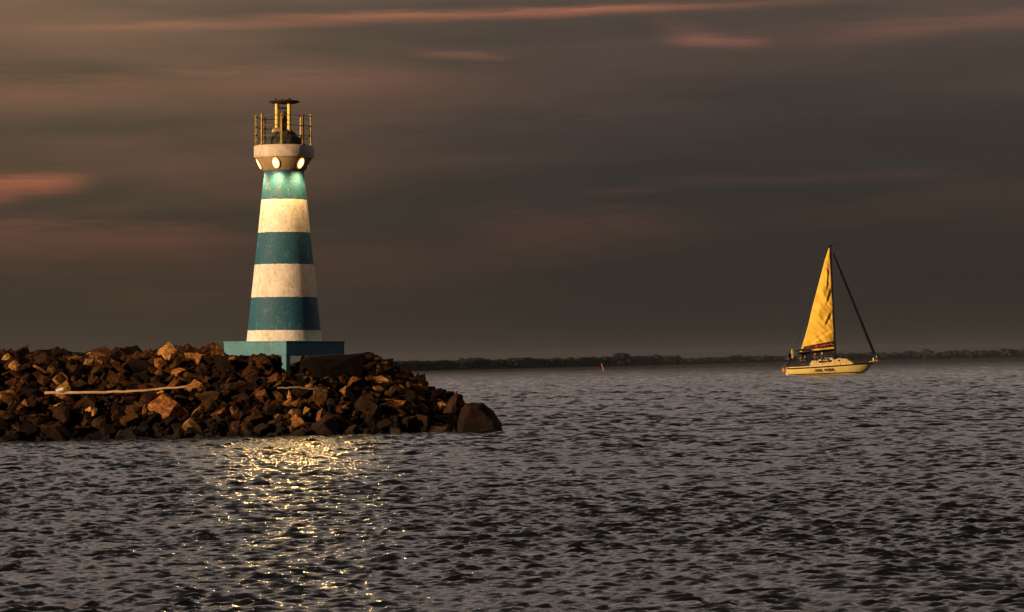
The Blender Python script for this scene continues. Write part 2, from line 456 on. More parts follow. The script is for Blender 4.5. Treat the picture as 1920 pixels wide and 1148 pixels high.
def rock_mesh(rng, shape):
    sx, sy, sz = {'blocky': (1, .85, .75), 'wedge': (1.15, .8, .6), 'slab': (1.25, .95, .38), 'pointed': (.8, .75, 1.15)}[shape]
    bm = bmesh.new(); pts = []
    if shape == 'blocky' or shape == 'slab':
        for cx in (-1, 1):
            for cy in (-1, 1):
                for cz in (-1, 1):
                    pts.append((cx*rng.uniform(.62, 1), cy*rng.uniform(.6, 1), cz*rng.uniform(.65, 1)))
        for _ in range(4):
            v_ = Vector((rng.gauss(0, 1), rng.gauss(0, 1), rng.gauss(0, 1))).normalized(); pts.append(tuple(v_*rng.uniform(1, 1.2)))
    elif shape == 'wedge':
        for cx in (-1, 1):
            for cy in (-1, 1):
                pts.append((cx*rng.uniform(.8, 1), cy*rng.uniform(.7, 1), -rng.uniform(.7, 1)))
            pts.append((cx*rng.uniform(.4, 1), rng.uniform(-.4, .4), rng.uniform(.7, 1.1)))
        for _ in range(2): pts.append((rng.uniform(-.8, .8), rng.uniform(-.8, .8), rng.uniform(.2, .8)))
    else:
        for k in range(5):
            a = k*1.257+rng.uniform(-.3, .3); pts.append((math.cos(a)*rng.uniform(.8, 1.1), math.sin(a)*rng.uniform(.8, 1.1), -rng.uniform(.5, .9)))
        for k in range(3):
            a = k*2.1+rng.uniform(-.4, .4); pts.append((math.cos(a)*.6, math.sin(a)*.6, rng.uniform(.1, .4)))
        pts.append((rng.uniform(-.3, .3), rng.uniform(-.3, .3), 1.0))
    for p in pts: bm.verts.new((p[0]*sx*.5, p[1]*sy*.5, p[2]*sz*.5))
    r = bmesh.ops.convex_hull(bm, input=bm.verts[:])
    bmesh.ops.delete(bm, geom=[e for e in r['geom_interior'] if isinstance(e, bmesh.types.BMVert)], context='VERTS')
    bmesh.ops.bevel(bm, geom=bm.edges[:], offset=.014, segments=1, affect='EDGES')
    bmesh.ops.triangulate(bm, faces=bm.faces[:])
    bmesh.ops.subdivide_edges(bm, edges=[e for e in bm.edges if e.calc_length() > .22], cuts=2, use_grid_fill=True)
    sd = rng.uniform(0, 99)
    bm.normal_update()
    for v_ in bm.verts:
        k = mnoise.noise(v_.co*4.0+Vector((sd, 0, 0)))*.05 + mnoise.noise(v_.co*11+Vector((0, sd, 0)))*.022
        v_.co += v_.normal*k
    me = bpy.data.meshes.new('boulder'); bm.to_mesh(me); bm.free()
    return me
rr = random.Random(21)
SHAPES = ['blocky', 'wedge', 'slab', 'pointed']
PROTO = {(s, t): [rock_mesh(rr, s) for _ in range(3)] for s in SHAPES for t in ROCK}
for (s, t), L_ in PROTO.items():
    for me in L_: me.materials.append(ROCK[t])
rocks = []
def too_close(x, y, r, fac): return any((x-a)**2+(y-b)**2 < (fac*(r+c_))**2 for a, b, c_, *_ in rocks)
def blocked(x, y, z, r):
    # keep the crest under the plinth clear
    if abs(x-(LHX+.27)) < .42 and y > 88.6 and z+r*.7 > 1.98: return True      # the corner post shows
    if LHX+.1 < x < LHX+2.2 and y > 88.8 and z+r*.8 > 2.38: return True           # gap under the right face
    return abs(x-LHX) < 2.1+r*.2 and y > 88.9 and z+r*.85 > 2.53
def lh_cut(x, y):  return -.22 if (LHX+.2 < x < LHX+2.6 and y > 89.4) else 0.0
# the two boulders that stand out in the photograph
def tip_boulder():
    sil = [(858, 806), (864, 772), (874, 759), (905, 757), (923, 768), (932, 788), (941, 807)]
    o0 = at(900, 808, 86.9); bm = bmesh.new(); rg_ = random.Random(8)
    for dd_, sh in ((-.45, .80), (.0, 1.0), (.75, .86)):
        for px, py in sil:
            p_ = at(px, py, 86.9)-o0
            bm.verts.new((p_.x*sh+rg_.uniform(-.05, .05), dd_+rg_.uniform(-.12, .12), p_.z*(sh if dd_ else 1)+rg_.uniform(-.05, .04)-(.12 if p_.z < .1 else 0)))
    r = bmesh.ops.convex_hull(bm, input=bm.verts[:])
    bmesh.ops.delete(bm, geom=[e for e in r['geom_interior'] if isinstance(e, bmesh.types.BMVert)], context='VERTS')
    bmesh.ops.bevel(bm, geom=bm.edges[:], offset=.03, segments=1, affect='EDGES'); bmesh.ops.triangulate(bm, faces=bm.faces[:])
    bmesh.ops.subdivide_edges(bm, edges=[e for e in bm.edges if e.calc_length() > .2], cuts=2); bm.normal_update()
    for v_ in bm.verts: v_.co += v_.normal*(mnoise.noise(v_.co*3.1)*.07+mnoise.noise(v_.co*8)*.03)
    me = bpy.data.meshes.new('boulder'); bm.to_mesh(me); bm.free()
    o = link('boulder', me, ROCK['dark']); o.location = o0
    tag(o, 'largest dark boulder at the right-hand tip of the breakwater in the water', 'boulder', 'boulders of the breakwater')
tip_boulder()
rocks.append((-.95, 87.3, .62))
SPECIAL = [('slab', 'dark', at(632, 688, 89.9), (1.75, 1.5, 2.1), (0.0, 0.0, .12), 'large dark flat-topped slab boulder just right of the teal plinth'),
           ('pointed', 'dark', at(852, 757, 88.4), (.85, .8, .75), (.1, .25, .9), 'dark pointed boulder sticking up beside the big boulder of the tip')]
for s, t, p, scl, rt, lab in SPECIAL: rocks.append((p.x, p.y, .55, p.z, scl, rt, s, t, lab))
tries = 0
while tries < 30000 and len(rocks) < 340:
    tries += 1
    x = rr.uniform(-18.6, -.8); y = rr.uniform(85.6, 92.3)
    z = surf_z(x, y)
    if z < -.35: continue
    r = rr.choice([.14, .16, .18, .21, .25, .31])*(1.15 if z < .9 else .92)
    if too_close(x, y, r, .78 if tries < 12000 else .62): continue
    z += lh_cut(x, y)
    z += rr.uniform(-.10, .10)
    if blocked(x, y, z, r): continue
    s = rr.choices(SHAPES, (4, 3, 2, 2))[0]
    t = rr.choices(['ochre', 'brown', 'dark'], (3, 4, 3.2) if z > .6 else (.8, 3.5, 6))[0]
    k = r*2.35
    rocks.append((x, y, r, z, (k*rr.uniform(.75, 1.45), k*rr.uniform(.7, 1.2), k*rr.uniform(.7, 1.2)),
                  (rr.uniform(-.95, .95), rr.uniform(-.95, .95), rr.uniform(0, 6.28)), s, t, None))
def place_word(x, z):
    px = 960 + x/90*F
    row = 'on the crest' if z > 2.05 else 'high up' if z > 1.3 else 'low down' if z > .55 else 'at the waterline'
    if px < 85: c_ = 'at the left edge'
    elif px < 350: c_ = 'by the long pale pole'
    elif px < 430: c_ = 'between pole and plinth'
    elif px < 550: c_ = 'below the left plinth face'
    elif px < 650: c_ = 'below the right plinth face'
    elif px < 780: c_ = 'right of the plinth'
    else: c_ = 'near the right tip'
    return row, c_
rocks = rocks[1:]
main = rocks[:299] if len(rocks) > 300 else rocks
labs = {}
for i, rk in enumerate(main):
    if rk[8]: continue
    row, c_ = place_word(rk[0], rk[3])
    big = 'big ' if rk[2] > .40 else 'small ' if rk[2] < .24 else ''
    labs.setdefault(f"{big}{rk[7]} {rk[6]} boulder {row} {c_}", []).append(i)
final = {}
ORD = ['leftmost', 'second from left', 'third from left', 'fourth from left', 'fifth from left', 'sixth from left', 'seventh from left', 'eighth from left', 'ninth from left', 'tenth from left']
for lab, ids in labs.items():
    ids.sort(key=lambda i: rocks[i][0])
    for k, i in enumerate(ids):
        final[i] = lab if len(ids) == 1 else (ORD[min(k, 9)]+' '+lab)
extra_v = []
for i, (x, y, r, z, scl, rt, s, t, lab) in enumerate(rocks):
    me = rr.choice(PROTO[(s, t)])
    if i < 299:
        o = link('boulder', me, None); o.location = (x, y, z); o.scale = scl; o.rotation_euler = rt
        tag(o, lab or final[i], 'boulder', 'boulders of the breakwater')
    else: extra_v.append((me, (x, y, z), scl, rt))
# small rubble between the boulders and the rocks behind and out of the frame: one mass
def build_rubble():
    bm = bmesh.new(); mi = {'ochre': 0, 'brown': 1, 'dark': 2}
    items = [(me, l_, s_, r_) for me, l_, s_, r_ in extra_v]
    for _ in range(7500):
        x = rr.uniform(-26.5, -.9); y = rr.uniform(85.4, 98.4); z = surf_z(x, y)
        if z < -.4: continue
        infront = y < 93 and x > -19
        r = rr.choice((.07, .10, .13, .17, .21)) if infront else rr.uniform(.28, .52)
        z += lh_cut(x, y)-(rr.uniform(-.06, .22) if infront else .05)
        if blocked(x, y, z, r): continue
        t = rr.choices(['ochre', 'brown', 'dark'], (2, 5, 3) if z > .35 else (.3, 3, 6))[0]; s = rr.choice(SHAPES); k = r*2.2
        items.append((rr.choice(PROTO[(s, t)]), (x, y, z), (k, k*rr.uniform(.7, 1.2), k*rr.uniform(.7, 1.1)), (rr.uniform(-.8, .8), rr.uniform(-.8, .8), rr.uniform(0, 6.28))))
    V, Fc, MI = [], [], []; off = 0
    cache = {}
    for me, l_, s_, r_ in items:
        if me.name not in cache:
            a = np.empty(len(me.vertices)*3, dtype=np.float32); me.vertices.foreach_get('co', a)
            cache[me.name] = (a.reshape(-1, 3), [tuple(p.vertices) for p in me.polygons], ['ochre_rock', 'brown_rock', 'dark_rock'].index(me.materials[0].name))
        P, fs, mi_ = cache[me.name]
        from mathutils import Euler
        M = np.array(Euler(r_).to_matrix())
        Q = (P*np.array(s_)) @ M.T + np.array(l_)
        V.append(Q); Fc += [tuple(i_+off for i_ in f) for f in fs]; MI += [mi_]*len(fs); off += len(P)
    V = np.concatenate(V)
    me = bpy.data.meshes.new('rubble'); me.from_pydata(V.tolist(), [], Fc)
    for t in ('ochre', 'brown', 'dark'): me.materials.append(ROCK[t])
    me.polygons.foreach_set('material_index', np.array(MI, dtype=np.int32)); me.update()
    tag(link('rubble', me, None), 'small broken brown stones filling the gaps between the boulders', 'rubble', kind='stuff')
build_rubble()

# poles and scraps lying on the rocks
def pole(pts, rad, name, m, lab, cat, group=None):
    mb = MB(); ps = []
    for i in range(len(pts)-1):
        a, b = Vector(pts[i]), Vector(pts[i+1]); n = 5
        for k in range(n): ps.append(a.lerp(b, k/n)+Vector((0, 0, .012*math.sin(i*7+k*2.3))))
    ps.append(Vector(pts[-1]))
    mb.tube(ps, [rad*(1.12-.35*k/len(ps)) for k in range(len(ps))], 8)
    o = mb.build(name, m); 
    tag(o, lab, cat, group); return o
bleached = mat('bleached_wood', (.58, .38, .22), .75, nscale=4, var=.35, bump=.3)
pole([at(84, 737, 87.9), at(160, 736.5, 87.8), at(250, 734, 87.8), at(350, 725, 88.0)], .040, 'wooden_pole', bleached,
     'long pale bleached pole lying across the boulders on the left', 'pole', 'poles lying on the boulders')
pole([at(520, 728, 88.3), at(560, 726.5, 88.2), at(584, 730, 88.2), at(618, 728, 88.3)], .024, 'wooden_pole', mat('grey_driftwood', (.20, .13, .09), .8, nscale=5, var=.3, bump=.3),
     'short thin bent grey branch lying on the boulders below the plinth', 'pole', 'poles lying on the boulders')
mb = MB(); p = at(113, 731, 87.75)
mb.box((.26, .16, .09), p, Matrix.Rotation(R(-14), 3, 'Y'), .02)
tag(mb.build('plastic_crate_piece', mat('white_plastic', (.85, .78, .70), .4)), 'small white scrap lying just above the left end of the long pale pole', 'scrap')

# ------------------------------------------------------------------ lighthouse
S_ = F/92.0
PB = at(533, 667, 92).z         # underside of the plinth
lh = empty('lighthouse', (LHX, LHY, PB), (0, R(0.95), 0))
tag(lh, 'small round lighthouse banded teal and white on a square teal plinth', 'lighthouse')
def hz(py): return (667-py)/S_
TOWER = paint('banded_paint', [(0, WHITE), (hz(620), TEAL), (hz(559), WHITE), (hz(498), TEAL), (hz(437.5), WHITE), (hz(377), TEAL)])
TEALM = paint('teal_masonry', [(0, (.075, .235, .30))], dirt=.6)
STONE = paint('gallery_concrete', [(0, (.72, .60, .48))], dirt=.55)
# plinth
rot = Matrix.Rotation(R(-38.7), 3, 'Z')
mb = MB(); mb.box((2.76, 2.76, hz(643)), (0, 0, hz(643)/2), rot, .018)
mb.box((2.79, 2.79, .05), (0, 0, hz(643)+.022), rot, .01)
mb.build('plinth', TEALM, lh)
corner = rot @ Vector((1.28, -1.28, 0))
mb = MB(); mb.box((.20, .20, .95), (corner.x, corner.y, -.475-.003), rot, .01); mb.build('corner_post', TEALM, lh)
c2 = rot @ Vector((1.24, 1.20, 0))
mb = MB(); mb.box((.34, .30, .3), (c2.x, c2.y, -.153), rot, .01); mb.build('footing', TEALM, lh)
# tower
zb = hz(643)+.047; z1 = hz(321)
prof = [(70.5/S_ - (70.5-37)/S_*k/24, zb + (z1-zb)*k/24) for k in range(25)]
MB().lathe(prof, 96).build('tower', TOWER, lh)
# gallery: flared soffit and drum
z2, z3 = hz(297), hz(274)
MB().lathe([(37.3/S_, z1+.003), (41/S_, z1+.05), (52/S_, z2)], 8*12, cap=True).build('soffit', paint('shaded_soffit_concrete', [(0, (.46, .31, .16))], dirt=.5), lh)  # darker tan than the deck: shade of the down-facing slope put into the colour
MB().lathe([(54.5/S_, z2+.003), (55.5/S_, z2+.03), (56.5/S_, z2+.06), (56.7/S_, z3-.05), (55.7/S_, z3-.01), (55/S_, z3), (10/S_, z3+.02)], 96).build('gallery_deck', STONE, lh)
# round lamps let into the soffit
LAMP_A = [-74, -14, 45, 124, 172, 226]
lampglass = mat('lamp_glass', (1, .9, .7), .3, emit=((1.0, .80, .40), 7.0))
rimm = mat('lamp_rim', (.40, .26, .12), .6)
rm, zm = 46.6/S_, (z1+.05+z2)/2+.0
sa = math.atan2((52-41)/S_, z2-z1-.05)     # soffit flare angle
for a in LAMP_A:
    aa = R(a)
    out = Vector((math.sin(aa), -math.cos(aa), 0))
    nrm = (out*math.cos(sa) - Vector((0, 0, 1))*math.sin(sa)).normalized()
    c0 = Vector((out.x*rm, out.y*rm, zm))
    q = nrm.to_track_quat('Z', 'Y').to_matrix()
    # lens with a long axis up the slope
    slope = (Vector((0, 0, 1))*math.cos(sa)+out*math.sin(sa)).normalized(); side = nrm.cross(slope)
    bm = bmesh.new(); ctr = bm.verts.new(c0+nrm*.05); rings = []
    for kk, (f_, h_) in enumerate(((.6, .042), (1.0, .012))):
        rings.append([bm.verts.new(c0+nrm*h_+slope*math.cos(t_*math.pi/12)*.175*f_+side*math.sin(t_*math.pi/12)*.105*f_) for t_ in range(24)])
    for k in range(24):
        bm.faces.new((ctr, rings[0][k], rings[0][(k+1) % 24])).smooth = True
        bm.faces.new((rings[0][k], rings[1][k], rings[1][(k+1) % 24], rings[0][(k+1) % 24])).smooth = True
    me = bpy.data.meshes.new('floodlight'); bm.to_mesh(me); bm.free()
    fl = link('floodlight', me, lampglass, lh)
    mb = MB(); mb.tube([c0+nrm*.020+slope*math.cos(t_*math.pi/12)*.165+side*math.sin(t_*math.pi/12)*.098 for t_ in range(25)], .026, 6, caps=False)
    mb.build('glow_fringe_ring', mat('amber_lamp_glow', (1, .6, .2), .4, emit=((1.0, .42, .06), 1.6)), fl)  # emissive ring added to imitate the warm fringe of glow round the lens
    mb = MB(); mb.tube([c0+nrm*.012+slope*math.cos(t_*math.pi/12)*.185+side*math.sin(t_*math.pi/12)*.115 for t_ in range(25)], .016, 6, caps=False)
    mb.build('lamp_rim', rimm, fl)
    ld = bpy.data.lights.new('floodlight_light', 'SPOT'); ld.energy = 460; ld.color = (1.0, .60, .21); ld.shadow_soft_size = .20; ld.spot_size = R(165); ld.spot_blend = .35
    lo = bpy.data.objects.new('floodlight_light', ld); col.objects.link(lo); lo.parent = lh; lo.location = c0+nrm*.07-Vector((0, 0, .10)); lo.rotation_euler = (-(nrm-Vector((0, 0, .95)))).to_track_quat('Z', 'Y').to_euler()
# railing
POSTS = [-79, -46, -1, 46, 72, 148, -131, 178]
oldyellow = mat('worn_yellow_paint', (.55, .40, .06), .6, nscale=9, var=.5, dark=(.16, .08, .03))
rust = mat('rusty_steel', (.20, .09, .05), .8, nscale=8, var=.5)
RR = 53.2/S_; zr = z3-.01
hgt = hz(216)-z3
for a in POSTS:
    aa = R(a); mb = MB()
    x, y = math.sin(aa)*RR, -math.cos(aa)*RR
    mb.box((.058, .058, hgt), (x, y, zr+hgt/2+.01), Matrix.Rotation(aa, 3, 'Z'), .006)
    mb.box((.12, .12, .02), (x, y, zr+.012), Matrix.Rotation(aa, 3, 'Z'))
    po = mb.build('railing_post', rust if a in (46, -131) else oldyellow, lh)
    if a == -79 or a == -131 or a == 72:
        mb = MB()
        for q_ in (.35, .62, .93): mb.box((.07, .08, .07), (x*.985, y*.985, zr+hgt*q_), Matrix.Rotation(aa, 3, 'Z'), .012)
        mb.build('rail_clamp', mat('black_iron', (.015, .014, .014), .6), po)
for q_ in (.30, .63, .95):
    MB().ring_tube(RR, zr+hgt*q_, .011, 64, 5).build('rail', mat('wire_rail', (.10, .07, .055), .6, .4), lh)
# beacon on top: plinth drum, dark boulders-like cover, four yellow posts, cap
bl = mat('black_iron', (.015, .014, .014), .6)
mossy = mat('mossy_dark_stone', (.040, .045, .030), .95, nscale=6, var=.6, bump=.8, bscale=9)
bm = bmesh.new()
rg = random.Random(4)
ring = []
for k, (rad, z) in enumerate([(32, z3+.02), (32.5, z3+.17), (29, z3+.27), (23, z3+.33), (21, z3+.42), (14, z3+.52), (5, z3+.55)]):
    ring.append([bm.verts.new((math.cos(2*math.pi*j/28)*rad/S_*rg.uniform(.93, 1.05), math.sin(2*math.pi*j/28)*rad/S_*rg.uniform(.93, 1.05), z+rg.uniform(-.02, .02))) for j in range(28)])
for a, b in zip(ring, ring[1:]):
    for k in range(28): bm.faces.new((a[k], a[(k+1) % 28], b[(k+1) % 28], b[k]))
bm.faces.new(ring[-1])
me = bpy.data.meshes.new('beacon_base'); bm.to_mesh(me); bm.free(); link('beacon_base', me, mossy, lh)
mb = MB(); mb.box((.30, .40, .14), (-.20, -.22, z3+.50), Matrix.Rotation(R(20), 3, 'Z'), .02, taper=.8)
mb.build('pedestal_block', mat('pale_ochre_stone', (.60, .42, .22), .8, nscale=6, var=.35, bump=.4), lh)
brightyellow = mat('yellow_paint', (.95, .66, .12), .45, nscale=7, var=.3)
ztop = hz(195)
for (x, y) in ((-.225, -.12), (.175, -.16), (-.20, .17), (.185, .14)):
    mb = MB(); mb.tube([(x, y, z3+.42), (x, y, ztop)], .062 if y < 0 else .035, 12); mb.tube([(x, y, z3+.42), (x, y, z3+.47)], .075, 12)
    mb.build('beacon_post', brightyellow, lh)
mb = MB(); mb.lathe([(.10, z3+.5), (.11, z3+.55), (.11, z3+.92), (.075, z3+.96), (.075, z3+1.02), (.13, z3+1.03), (.13, z3+1.12), (.05, z3+1.14)], 20)
lan = mb.build('lantern', bl, lh)
mb = MB(); mb.box((.09, .05, .10), (-.05, -.125, z3+.93), None, .012); mb.build('red_lamp', mat('red_lens', (.75, .05, .02), .25), lan)
mb = MB(); mb.box((.06, .05, .42), (-.045, -.13, z3+.66), None, .01); mb.build('fuse_box', rust, lan)
for y_ in (-.14, .155):
    mb = MB(); mb.box((.36, .05, .06), (0, y_, ztop-.12), None, .01); mb.build('cross_brace', bl, lh)
mb = MB(); mb.lathe([(.10, ztop), (.40, ztop+.03), (.505, ztop+.075), (.50, ztop+.10), (.30, ztop+.135), (.05, ztop+.145)], 40)
cap = mb.build('beacon_cap', mat('weathered_cap', (.05, .035, .025), .8, nscale=5, var=.5), lh)
for x, y in ((-.27, -.1), (.16, -.05), (.2, .1), (-.1, .2)):
    mb = MB(); mb.tube([(x, y, ztop+.12), (x, y, ztop+.20)], .03, 8); mb.build('bolt', bl, cap)

# ------------------------------------------------------------------ sailboat
BD = 395.0; BS = F/BD; T_ = R(2.1)
def L(px, py):
    dx, dy = px-1552, py-704.5
    return ((dx*math.cos(T_)-dy*math.sin(T_))/BS, (-dx*math.sin(T_)-dy*math.cos(T_))/BS)
org = at(1554.5, 704.5, BD)
boat = empty('sailboat', (org.x, org.y, 0.14), (0, -R(1.0), 0))
tag(boat, 'yellow-lit sailing yacht with wrinkled golden mainsail and furled headsail', 'sailboat')
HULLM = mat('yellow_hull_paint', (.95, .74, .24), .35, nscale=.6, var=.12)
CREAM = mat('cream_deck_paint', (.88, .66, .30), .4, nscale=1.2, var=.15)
DARK = mat('black_trim', (.006, .006, .008), .9, spec=.1)
def hull_shape(u):
    """half-beam at deck, sheer height, stem/transom shape"""
    t = (u+5.85)/12.05
    hb = 1.78*(1-abs((t-.40)/.62)**2.6)**.75 if t < 1 else 0
    if t < .40: hb = 1.18+(1.78-1.18)*math.sin(min(1, t/.40)*math.pi/2)
    sheer = .88+.42*t**1.6
    return max(.03, hb), sheer
bm = bmesh.new(); ribs = []
NU, NS = 44, 12
for i in range(NU+1):
    u = -5.85+12.05*i/NU; hb, sh = hull_shape(u); rib = []
    for j in range(-NS, NS+1):
        a = abs(j)/NS
        yb = hb*(math.sin(a*math.pi/2))**.55; z = -.55+(sh+.55)*(1-math.cos(a*math.pi/2))**.85 if a > 0 else -.55
        t = (u+5.85)/12.05
        rise = max(0, (t-.80)/.20)**1.5
        z = z*(1-rise*.0)+0
        keel = -.55*(1-rise)+sh*.12*rise
        z = keel+(sh-keel)*((z+.55)/(sh+.55))
        # raked stem: lower points pulled aft
        uu = u - (1-(z+.2)/(sh+.2))*1.15*max(0, (t-.62)/.38)**1.3
        uu += (1-(z+.3)/(sh+.3))*(-.10)*(1 if i == 0 else 0)
        yb *= 1-.35*(1-a)
        rib.append(bm.verts.new((uu, (1 if j > 0 else -1 if j < 0 else 0)*yb, z)))
    ribs.append(rib)
for a, b in zip(ribs, ribs[1:]):
    for k in range(2*NS): bm.faces.new((a[k], b[k], b[k+1], a[k+1])).smooth = True
bm.faces.new(ribs[0])
for a, b in zip(ribs, ribs[1:]): bm.faces.new((a[0], a[-1], b[-1], b[0]))
bmesh.ops.recalc_face_normals(bm, faces=bm.faces[:])
for e in bm.edges:
    if len(e.link_faces) == 2 and e.calc_face_angle(0) > R(50): e.smooth = False
me = bpy.data.meshes.new('hull'); bm.to_mesh(me); bm.free(); hull = link('hull', me, HULLM, boat)
sheer_pts = lambda side, dz, out: [((-5.85+12.05*i/NU), side*(hull_shape(-5.85+12.05*i/NU)[0]+out), hull_shape(-5.85+12.05*i/NU)[1]+dz) for i in range(NU+1)]
for side in (-1, 1): MB().tube(sheer_pts(side, -.02, .01), .085, 6).build('rubbing_strake', DARK, hull)
for side in (-1, 1): MB().tube([(p[0]-(.15 if i > NU*.62 else 0)*0, p[1], p[2]) for i, p in enumerate(sheer_pts(side, .13, -.10))][:26], .075, 6).build('coaming', CREAM, hull)
# boot stripe near the water, as a dark band following the hull side
def side_y(u, z):
    hb, sh = hull_shape(u); t = (z+.55)/(sh+.55)
    a = math.acos(max(-1, min(1, 1-max(0, t)**(1/.85))))/(math.pi/2)
    return hb*(math.sin(a*math.pi/2))**.55*(1-.35*(1-a))
for side in (-1, 1):
    mb = MB(); mb.tube([(u_*.1, side*(side_y(u_*.1, .06)+.0), .05) for u_ in range(-57, 40, 4)], .07, 6); mb.build('boot_stripe', mat('dark_antifouling', (.03, .012, .01), .7), hull)
# name on the hull
def text(s, size, loc, name, m, parent, shear=.35, rot=(R(90), 0, 0)):
    cu = bpy.data.curves.new(name, 'FONT'); cu.body = s; cu.size = size; cu.extrude = .012; cu.shear = shear; cu.offset = .012
    cu.align_x = 'CENTER'; cu.align_y = 'CENTER'
    tmp = bpy.data.objects.new(name, cu); col.objects.link(tmp); cu.materials.append(m)
    me = bpy.data.meshes.new_from_object(tmp.evaluated_get(bpy.context.evaluated_depsgraph_get()))
    bpy.data.objects.remove(tmp); o = bpy.data.objects.new(name, me); col.objects.link(o); o.parent = parent; o.location = loc; o.rotation_euler = rot
    return o
letter = mat('hull_lettering', (.05, .012, .02), .6)
ulet, wlet = L(1539, 697)
text('Sea Vibe', .78, (ulet, -(side_y(ulet, wlet)+.045), wlet), 'name_lettering', letter, hull, rot=(R(84), 0, 0))
ue, we = L(1624.5, 690.5)
mb = MB(); mb.tube([(0, 0, 0), (0, -.02, 0)], .20, 20); eb = mb.build('emblem', letter, hull)
eb.location = (ue, -(side_y(ue, we)+.10), we); eb.rotation_euler = (R(-10), 0, R(14))
# coachroof
roof_px = [(1517, 686), (1520, 680.5), (1530, 680), (1540, 676), (1557, 674.5), (1561, 678), (1572, 676), (1585, 677), (1594, 682), (1596, 684)]
bm = bmesh.new(); secs = []
for k, (px, py) in enumerate(roof_px):
    u, wv = L(px, py); hb, sh = hull_shape(u); base = sh-.03
    h_ = max(.02, wv-base); b_ = min(1.05, hb*.62)
    secs.append([bm.verts.new(p) for p in ((u, -b_, base), (u, -b_*.96, base+h_*.75), (u, -b_*.82, base+h_*.95), (u, 0, base+h_*1.04), (u, b_*.82, base+h_*.95), (u, b_*.96, base+h_*.75), (u, b_, base))])
for a, b in zip(secs, secs[1:]):
    for k in range(6): bm.faces.new((a[k], b[k], b[k+1], a[k+1]))
bm.faces.new(secs[0]); bm.faces.new(secs[-1][::-1]); bmesh.ops.recalc_face_normals(bm, faces=bm.faces[:])
me = bpy.data.meshes.new('coachroof'); bm.to_mesh(me); bm.free(); cr = link('coachroof', me, CREAM, boat)
glass = mat('dark_window_glass', (.012, .010, .012), .15)
for x0, x1, y0, y1 in ((1531, 1546, 680.5, 684.5), (1551.5, 1555, 679, 683), (1567, 1570.5, 678.5, 681.5)):
    (ua, wa), (ub, wb) = L(x0, y1), L(x1, y0)
    mb = MB(); mb.box((ub-ua, .05, max(.18, wb-wa)), ((ua+ub)/2, -1.055, (wa+wb)/2), None, .02); mb.build('window', glass, cr)
    mb = MB(); mb.box((ub-ua, .05, max(.18, wb-wa)), ((ua+ub)/2, 1.055, (wa+wb)/2), None, .02); mb.build('window', glass, cr)
# mast, spreader, boom
mt, mbb = L(1554.3, 466), L(1564, 678)
def mast_at(w_):
    k = (w_-mbb[1])/(mt[1]-mbb[1]); return mbb[0]+(mt[0]-mbb[0])*k
mastm = mat('dark_mast', (.010, .009, .012), .8, spec=.15)
mast = MB().tube([(mbb[0], 0, mbb[1]-.1), (mt[0], 0, mt[1])], [.16, .12], 12).build('mast', mastm, boat)
wsp = L(1561, 581)[1]
mb = MB(); mb.tube([(mast_at(wsp), -1.0, wsp), (mast_at(wsp), 1.0, wsp)], .05, 6); mb.box((.35, .16, .2), (mast_at(wsp), 0, wsp), None, .02)
mb.build('spreader', mastm, mast)
mb = MB(); mb.box((.42, .12, .16), (mt[0]+.05, 0, mt[1]+.1), None, .02); mb.tube([(mt[0]+.1, 0, mt[1]), (mt[0]+.55, 0, mt[1]+.42)], .018, 5)
mb.box((.22, .02, .12), (mt[0]+.72, 0, mt[1]+.46), None); mb.tube([(mt[0]-.3, 0, mt[1]+.12), (mt[0]-.34, 0, mt[1]+.35)], .015, 5); mb.build('masthead_vane', DARK, mast)
bo = [L(1494, 667.5), L(1563, 660)]
MB().tube([(bo[0][0], 0, bo[0][1]), (bo[1][0], 0, bo[1][1])], .13, 10).build('boom', DARK, boat)
MB().box((bo[1][0]-bo[0][0]-.7, .12, .42), ((bo[0][0]+bo[1][0])/2+.1, .1, (bo[0][1]+bo[1][1])/2-.30), Matrix.Rotation(-math.atan2(bo[1][1]-bo[0][1], bo[1][0]-bo[0][0]), 3, 'Y'), .05).build('boom_cover', mat('dark_canvas', (.012, .012, .022), .9), boat)
